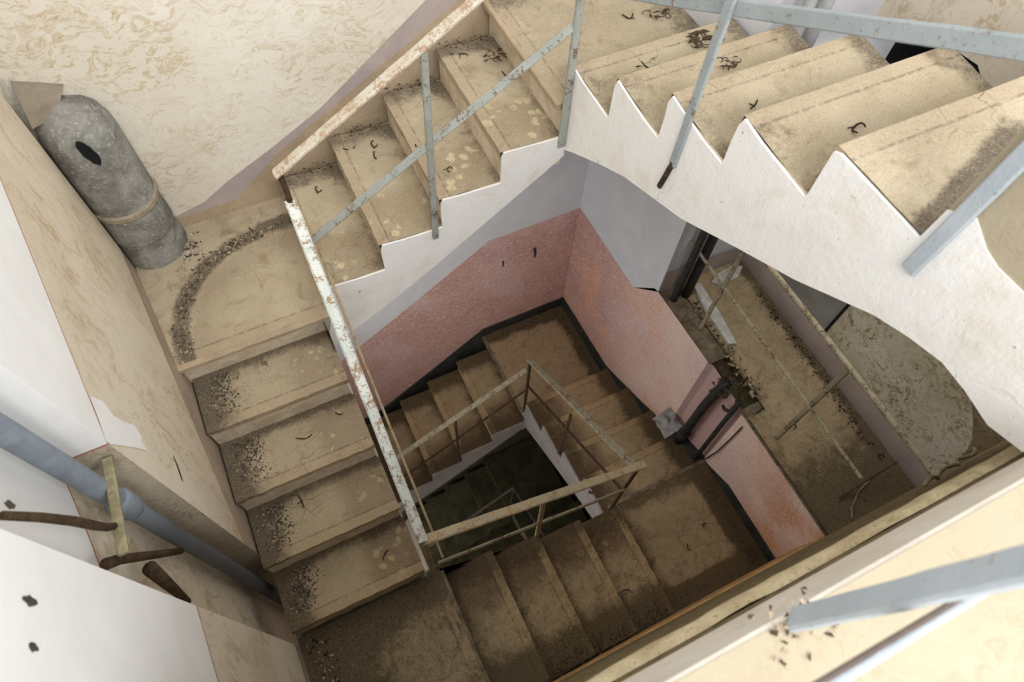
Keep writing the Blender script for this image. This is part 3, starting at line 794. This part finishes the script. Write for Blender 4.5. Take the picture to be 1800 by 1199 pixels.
b.build('middle_ring', ['chute'], ch)
b = MB(); lathe(b, [(.152, .352), (.158, .362), (.158, .385), (.150, .395)], -1.93, .735)
b.build('mortar_joint', ['chute_light'], ch)
b = MB(); lathe(b, [(.15, .39), (.15, .6), (.150, .74), (.144, .81), (.126, .865), (.096, .90), (.05, .92), (.002, .925)], -1.93, .735)
b.build('shaft', ['chute'], ch, True)
b = MB()                                                # ragged opening, a dark patch painted on the shaft for its inner shade
vs = []
cen = Vector((-1.93, .735, .0))
dirn = math.radians(-82)
ring = []
for k in range(22):
    a = 2 * math.pi * k / 22
    da = math.cos(a) * .15 * (1 + .10 * random.uniform(-1, 1)); dz = math.sin(a) * .072 * (1 + .10 * random.uniform(-1, 1))
    ring.append(cen + Vector((math.cos(dirn + da - dz * 1.1) * .1545, math.sin(dirn + da - dz * 1.1) * .1545, .785 + dz)))
ctr = cen + Vector((math.cos(dirn) * .153, math.sin(dirn) * .153, .785))
b.add([ctr] + ring, [(0, 1 + k, 1 + (k + 1) % 22) for k in range(22)])
b.build('opening_shade_patch', ['hole'], ch)

# ------------------------------------------------------------------ pipes, rods, wires
def single(name, label, cat, mb, mats, group=None, smooth=False):
    o = mb.build(name, mats, None, smooth)
    return tag(o, label, cat, group)
t = thing('drain_pipe', 'blue-grey drain pipe running down inside the left wall recess', 'pipe', (-2.075, -.925, -1.5))
b = MB(); b.tube([(-2.06, -.93, z) for z in (ZT - .1, 2, 1.2, .9)] + [(-2.065, -.925, z) for z in (.3, -.2, -.55, -.9, -1.58)], .032, 20)
b.build('pipe', ['pipe_blue'], t, True)
b = MB(); b.tube([(-2.062, -.928, z) for z in (.70, .72, .80, .82)], [.034, .042, .042, .034], 20)
b.build('pipe_collar', ['pipe_blue'], t, True)
b = MB(); b.bar((-2.02, -.85, .93), (-2.02, -1.16, .955), .030, .014, X)
b.build('pipe_bracket', ['yellow'], t)
b = MB()
pts = [(-2.02, -1.20, 1.50), (-2.0, -1.185, 1.40), (-1.99, -1.165, 1.28), (-1.995, -1.14, 1.15), (-2.01, -1.11, 1.05), (-2.03, -1.07, .95)]
b.tube(pts, [.010, .011, .012, .012, .011, .010], 10)
single('iron_rod', 'dark curved rusty rod crossing the recess at the left edge', 'rod', b, ['rust'], None, True)
b = MB(); b.tube([(-2.07, -1.165, .95), (-2.06, -1.14, .88), (-2.055, -1.05, .55), (-2.055, -.995, .36)], [.017, .015, .013, .012], 10)
single('iron_rod', 'straight brown rod jutting across the recess under the pipe bracket', 'rod', b, ['rust'], None, True)
b = MB(); b.tube([(-2.05, -1.135, .70), (-2.055, -1.155, .58), (-2.06, -1.19, .40)], [.024, .020, .012], 10)
single('iron_rod', 'short stubby crusted rod end at the near edge of the recess', 'rod', b, ['rust'], None, True)

# two pipes in the corner of the gallery: black below, painted grey above
for px, r, lab in ((.86, .024, 'thin black pipe, nearer the pink wall, in the gallery corner'), (.955, .031, 'thicker black pipe beside the thin one in the gallery corner')):
    t = thing('riser_pipe', lab, 'pipe', (px, -.27, -.9))
    b = MB(); b.tube([(px, -.27, z) for z in (-.902, -.4, .2, .7)], r, 16); b.build('lower_pipe', ['pipe_black'], t, True)
    b = MB(); b.tube([(px, -.27, z) for z in (.7, 1.2, 1.8, 2.6)], r, 16); b.build('upper_pipe', ['pipe_grey'], t, True)
t = thing('soil_pipe', 'thick black pipe standing against the broken pink wall', 'pipe', (.775, -.925, -1.9))
b = MB(); b.tube([(.79, -.955, -.82), (.775, -.945, -.92), (.768, -.93, -1.2), (.768, -.92, -1.92)], .031, 16); b.build('pipe', ['pipe_black'], t, True)
b = MB(); b.tube([(.775, -.922, z) for z in (-1.78, -1.77, -1.70, -1.69)], [.035, .044, .044, .035], 16); b.build('pipe_collar', ['pipe_black'], t, True)
b = MB()
for k in range(70): b.chip((.79 + random.uniform(-.04, .05), -.955 + random.uniform(-.06, .06), -.86 + random.uniform(-.07, .05)), random.uniform(.008, .024))
b.build('mortar_crust', ['gravel'], t)
b = MB(); b.tube([(.775, -1.10, -.79), (.775, -1.10, -1.2), (.775, -1.105, -1.78)], .016, 12)
single('thin_pipe', 'thin black pipe stub to the right of the thick black pipe', 'pipe', b, ['pipe_black'], None, True)
b = MB(); b.tube([(.80, -1.0, -.72), (.79, -1.05, -.76), (.785, -1.09, -.86), (.78, -1.085, -.97), (.785, -1.05, -1.02), (.79, -1.02, -1.02)], [.016, .014, .013, .013, .012, .010], 8)
single('torn_cloth', 'brown hanging rag hooked over the broken wall edge', 'rag', b, ['rust'], None, True)
b = MB(); b.tube([(.86, -.80, -.86), (.85, -.86, -.83), (.83, -.90, -.84), (.80, -.93, -.95), (.79, -.90, -1.05)], [.02, .026, .022, .02, .014], 8)
single('torn_cloth', 'dark twisted rag draped over the gap by the railing foot', 'rag', b, ['rust'], None, True)
b = MB(); b.tube([(.93, -1.17, -.875), (.86, -1.19, -.90), (.785, -1.205, -1.0), (.785, -1.20, -1.2), (.78, -1.19, -1.45), (.775, -1.16, -1.68)], .005, 6)
single('cable', 'thin black cable drooping down the pink wall to the skirting', 'cable', b, ['pipe_black'], None, True)
b = MB()                                                # crumpled sheet at the wall foot
gx = [(.80, -.70), (.74, -.74), (.68, -.79), (.76, -.82), (.80, -.86)]
g = []
for i in range(6):
    for j in range(5):
        g.append((.66 + .034 * j, -.70 - .036 * i, -1.83 + .05 * random.random() + .02 * j))
b.add(g, [(i*5 + j, i*5 + j + 1, (i+1)*5 + j + 1, (i+1)*5 + j) for i in range(5) for j in range(4)])
single('torn_sheet', 'crumpled grey sheet lying on the steps at the pipe foot', 'sheet', b, ['plastic'])
b = MB()
b.prism([(1.02, -.24, -.9), (1.07, -.25, -.9), (1.06, -.5, -.9), (1.03, -.74, -.9), (.98, -.72, -.9), (.985, -.45, -.9)], (0, 0, .05))
single('plaster_slab', 'long white broken plaster slab lying behind the gallery parapet', 'rubble', b, ['mortar_white'])
b = MB()
b.prism([(1.15, -.27, -.89), (1.22, -.23, -.89), (1.36, -.215, -.89), (1.42, -.25, -.89), (1.34, -.31, -.89), (1.2, -.32, -.89)], (0, 0, .03))
single('plaster_lump', 'pale plaster lump on the gallery floor beside the railing post', 'rubble', b, ['mortar_white'])
b = MB(); b.tube([(.432, .865, -1.480), (.42, .82, -1.49), (.40, .795, -1.50)], [.012, .010, .008], 8)
single('wall_hook', 'small black iron hook sticking out of the pink back wall', 'hook', b, ['pipe_black'])
b = MB(); b.tube([(.155, .865, -1.50), (.145, .835, -1.503), (.135, .82, -1.506)], [.009, .007, .006], 8)
single('wall_hook', 'tiny broken iron stub left of the hook on the pink back wall', 'hook', b, ['rust'])
b = MB(); b.tube([(.98, -1.945, -.86), (1.02, -1.90, -.872), (1.12, -1.84, -.874), (1.27, -1.80, -.874)], .005, 6)
single('straw', 'long thin straw lying on the gallery floor by the orange stain', 'straw', b, ['yellow'])
b = MB(); b.bar((1.0, -1.82, -.86), (1.33, -1.80, -.70), .02, .012, (0, 0, 1))
single('wood_strip', 'dull wooden strip leaning at the dark end of the gallery', 'stick', b, ['leaf'])
b = MB()
pts = []
for i in range(26):
    u = i / 25
    pts.append((.10 + .62 * u, -1.958 + .007 * math.sin(u * 22) + .02 * u, 1.02 - .45 * u + .02 * math.sin(u * 17)))
b.tube(pts, .006, 6)
single('frayed_rope', 'frayed pale fibre clinging along the cream moulding', 'rope', b, ['yellow'], None, True)

# ------------------------------------------------------------------ grit and litter
def grit(label, path, width, n, size, zfun, mats=('gravel',), name='rubble_strip'):
    b = MB()
    for i in range(n):
        k = random.randrange(len(path) - 1); u = random.random()
        p = Vector(path[k]).lerp(Vector(path[k + 1]), u)
        d = (Vector(path[k + 1]) - Vector(path[k])).normalized()
        q = p + Vector((-d.y, d.x, 0)) * random.gauss(0, width / 2.6)
        b.chip((q.x, q.y, zfun(q.x, q.y, p.z)), random.uniform(.35, 1) * size, random.randrange(len(mats)))
    o = b.build(name, list(mats)); tag(o, label, 'rubble', None, 'stuff')
    return o
flat = lambda x, y, z: z
arc = []
for k in range(13):
    a = math.radians(90 + 90 * k / 12)
    arc.append((-1.42 + .51 * math.cos(a), .10 + .49 * math.sin(a), .002))
grit('rough grey mortar strip curving round the left landing floor', [(-1.26, .63, .002), (-1.42, .59, .002)] + arc[0:] + [(-1.93, .02, .002)], .06, 420, .011, flat, ('gravel', 'skirt'))
grit('loose plaster crumbs at the foot of the round chute', [(-1.78, .70, .0), (-1.74, .64, .0), (-1.84, .50, .0)], .07, 60, .016, flat, ('gravel', 'skirt', 'mortar_white'))
for i, nm in enumerate(('lowest', 'second', 'third', 'top')):
    x0, x1 = NB[i], NB[i + 1]
    z = (i + 1) * H
    grit('dark grit along the wall on the %s step of the upper back flight' % nm, [(x0 + .03, .745, z), (x1 - .02, .735, z)], .045, 70, .011, flat, ('gravel', 'leaf'))
for i, nm in enumerate(('bottom', 'second', 'third', 'top')):
    y0, y1 = NL[i], NL[i + 1]; z = (i - 4) * H
    grit('crumbled mortar at the wall end of the %s step of the left flight' % nm, [(-1.86 - .02 * (i < 2), y0 + .06, z), (-1.85, y1 - .02, z)], .10, 420, .009, flat, ('gravel', 'gravel', 'gravel', 'skirt'))
for i, nm in enumerate(('lowest', 'second', 'third')):
    z = (i - 9) * H
    x0, x1 = -NF[i], -NF[i + 1]
    grit('dark soil heaped at the wall on the %s step of the front flight' % nm, [(x0 - .03, -1.895, z), (x1 + .02, -1.90, z)], .08, 200, .011, flat, ('gravel', 'leaf'))
grit('dark soil along the front and right edge of the brown lower right landing', [(.05, -1.89, -1.7), (.70, -1.89, -1.7), (.72, -1.80, -1.7), (.70, -1.25, -1.7)], .08, 380, .010, flat, ('gravel', 'leaf'))
grit('black crumbs along the back edge of the dark corner landing', [(.05, .79, -2.55), (.70, .79, -2.55), (.72, .3, -2.55)], .05, 120, .013, flat, ('gravel', 'twig'))
grit('dark debris line along the foot of the gallery skirting', [(1.41, -.45, -.885), (1.40, -1.1, -.885), (1.39, -1.75, -.885)], .06, 240, .014, flat, ('gravel', 'twig'))
grit('rubble between the gallery floor and the parapet top', [(.985, -.25, -.89), (.97, -.75, -.89), (.95, -1.1, -.89)], .07, 200, .018, flat, ('gravel', 'twig', 'skirt'))
grit('dirt crumbs in the corner of the bottom left landing', [(-1.93, -1.25, -.85), (-1.88, -1.55, -.85), (-1.80, -1.85, -.85)], .08, 150, .016, flat, ('gravel', 'twig', 'skirt'))
grit('flaked paint and dirt scattered at the foot of the blurred post', [(-.84, -2.045, 1.702), (-.70, -2.05, 1.702)], .06, 60, .009, flat, ('leaf', 'skirt'))

def twig(label, x, y, z, size, kind=0, rot=None):
    b = MB(); a0 = random.uniform(0, 6.28) if rot is None else rot
    pts = []; n = 9
    curl = (2.4, 1.2, 4.2, .5)[kind % 4]
    px, py, a = x, y, a0
    for i in range(n):
        pts.append((px, py, z + .006 + .006 * math.sin(i * .9)))
        a += curl / n * random.uniform(.5, 1.5); px += math.cos(a) * size / n * 1.6; py += math.sin(a) * size / n * 1.6
    b.tube(pts, [.0022 + .0012 * math.sin(math.pi * i / (n - 1)) for i in range(n)], 6)
    if kind >= 2:
        c = Vector(pts[n // 2])
        b.tube([c, c + Vector((math.cos(a0 + 1.9), math.sin(a0 + 1.9), .1)) * size * .5], .002, 5)
    return single('dry_twig', label, 'twig', b, ['twig'])
TW = [('curled twig on the lowest step of the upper back flight', -1.07, .61, H, .045, 2),
      ('hooked twig by the wall on the second step of the upper back flight', -.894, .641, 2*H, .05, 0),
      ('ringlet twig in the middle of the second step of the upper back flight', -.735, .63, 2*H, .05, 2),
      ('flat twig below the ringlet on the second step of the upper back flight', -.755, .56, 2*H, .04, 1),
      ('looped twig near the free edge on the third step of the upper back flight', -.50, .15, 3*H, .04, 2),
      ('small twig behind the post on the third step of the upper back flight', -.60, .36, 3*H, .03, 1),
      ('long straight twig at the wall on the fourth step of the upper back flight', -.20, .64, 4*H, .06, 3),
      ('short twig under the mid rail on the fourth step of the upper back flight', -.10, .40, 4*H, .05, 1),
      ('forked twig on the top corner landing right of the post', .25, .37, 5*H, .05, 3),
      ('hook-shaped twig near the middle of the top corner landing', .50, .42, 5*H, .06, 2),
      ('branching twig by the first nosing of the topmost flight', .25, -.14, 6*H, .07, 2),
      ('straight twig on the third step of the topmost flight', .199, -.745, 8*H, .035, 3),
      ('forked twig leaning on the fourth nosing of the topmost flight', .30, -1.07, 9*H, .05, 2),
      ('tiny twig near the white edge of the third step of the topmost flight', .12, -.80, 8*H, .02, 1),
      ('black twig in the middle of the second step down the left flight', -1.63, -.43, -2*H, .06, 1),
      ('small dark twig near the handrail on the second step down the left flight', -1.41, -.38, -2*H, .03, 1),
      ('thin twig on the third step down the left flight', -1.72, -.72, -3*H, .05, 3),
      ('black bent twig on the bottom step of the left flight', -1.42, -1.05, -4*H, .04, 1),
      ('dark scrap of twig on the brown lower right landing', .36, -1.60, -10*H, .04, 1),
      ('second dark scrap of twig nearer the wall on the brown lower right landing', .55, -1.55, -10*H, .035, 2),
      ('brown bent twig on the second step of the front flight', -.18, -1.72, -9*H, .06, 0),
      ('curled twig at the foot of the right gallery post', 1.02, -1.36, -.885, .05, 2)]
for lab, x, y, z, s, k in TW:
    twig(lab, x, y, z, s, k)

def leaf_clump(label, x, y, z, size, n):
    b = MB()
    for i in range(n):
        a = random.uniform(0, 6.28); r = size * random.random() ** .6
        cx, cy = x + r * math.cos(a), y + r * .55 * math.sin(a)
        L = size * random.uniform(.18, .34); W_ = L * random.uniform(.3, .5); d = random.uniform(0, 6.28)
        ex = Vector((math.cos(d), math.sin(d), random.uniform(-.1, .3))); ey = Vector((-math.sin(d), math.cos(d), random.uniform(-.3, .3)))
        c = Vector((cx, cy, z + random.uniform(.006, .02)))
        b.add([c - ex * L, c + ey * W_, c + ex * L, c - ey * W_, c + Vector((0, 0, .35 * W_))], [(0, 1, 4), (1, 2, 4), (2, 3, 4), (3, 0, 4)])
    for i in range(max(4, n // 2)):
        a = random.uniform(0, 6.28); r = size * random.random()
        c = Vector((x + r * math.cos(a), y + r * .55 * math.sin(a), z + .012)); pts = []
        d = random.uniform(0, 6.28)
        for k in range(7):
            pts.append(c.copy()); d += random.uniform(.2, .9); c += Vector((math.cos(d), math.sin(d), random.uniform(-.1, .12))) * size * .16
            c.z = max(c.z, z + .004)
        b.tube(pts, .0016, 5, 1)
    o = b.build('leaf_clump', ['leaf', 'twig']); tag(o, label, 'dead leaves', None, 'stuff')
leaf_clump('clump of dead leaves on the top corner landing behind the rail', .68, .35, 5*H, .07, 8)
leaf_clump('largest clump of dead leaves on the lowest tread of the topmost flight', .57, -.06, 6*H, .09, 14)
leaf_clump('brown leaf pile behind the post on the second tread of the topmost flight', .43, -.38, 7*H, .05, 9)
leaf_clump('grey litter clump at the corner of the fourth step of the upper back flight', -.09, .58, 4*H, .07, 8)
leaf_clump('black withered plant on the white edge of the lower right flight', .06, -.98, -11*H - .02, .09, 12)

# ------------------------------------------------------------------ camera
cam = bpy.data.cameras.new('camera')
cam.sensor_width = 36.0; cam.sensor_fit = 'HORIZONTAL'
cam.lens = 1200.43 / 1800 * 36
cam.clip_start = .02; cam.clip_end = 60
co = bpy.data.objects.new('camera', cam); COL.objects.link(co)
R = Matrix(((0.90078176, 0.36241152, -0.23926996), (-0.43262732, 0.79678599, -0.4218598), (0.0377601, 0.48351834, 0.87451941)))
co.matrix_world = Matrix.Translation((-1.29900206, -1.94263172, 2.90924546)) @ R.to_4x4()
cam.dof.use_dof = True; cam.dof.focus_distance = 3.1; cam.dof.aperture_fstop = 3.2
scene.camera = co

# ------------------------------------------------------------------ light
wd = bpy.data.worlds.new('world'); scene.world = wd; wd.use_nodes = True
bg = wd.node_tree.nodes['Background']
bg.inputs[0].default_value = (.97, .985, 1.0, 1); bg.inputs[1].default_value = 1.3
def area(name, loc, target, size, power, color=(1, 1, 1)):
    l = bpy.data.lights.new(name, 'AREA'); l.shape = 'RECTANGLE'; l.size, l.size_y = size; l.energy = power; l.color = color
    o = bpy.data.objects.new(name, l); COL.objects.link(o); o.location = loc
    o.rotation_euler = (Vector(target) - Vector(loc)).to_track_quat('-Z', 'Y').to_euler()
    return o
area('lower_fill_left', (-1.72, -.25, -1.15), (.8, -.2, -.7), (1.0, .7), 11, (1, .97, .92))  # unseen lamp below the left flight, added to brighten the pink wall
area('lower_fill_front', (-.6, -1.75, -2.35), (-.2, .86, -2.3), (1.0, .5), 2.2, (1, .97, .92))  # unseen lamp below the front flight, added to lift the lower back steps
area('gallery_fill', (1.15, -1.0, .95), (1.15, -1.0, -.9), (.35, 1.2), 7, (1, .97, .93))  # unseen lamp beneath the topmost flight, added to brighten the gallery
area('front_window', (-1.3, -4.6, 5.0), (-.2, .2, .4), (2.6, 2.2), 185, (1, .995, .985))
area('right_fill', (1.6, -4.3, 4.6), (-1.9, -.8, .9), (1.8, 1.6), 110, (.97, .985, 1))  # unseen fill lamp, added to brighten the left wall
scene.view_settings.view_transform = 'Standard'
scene.view_settings.look = 'None'
scene.view_settings.exposure = 0.0
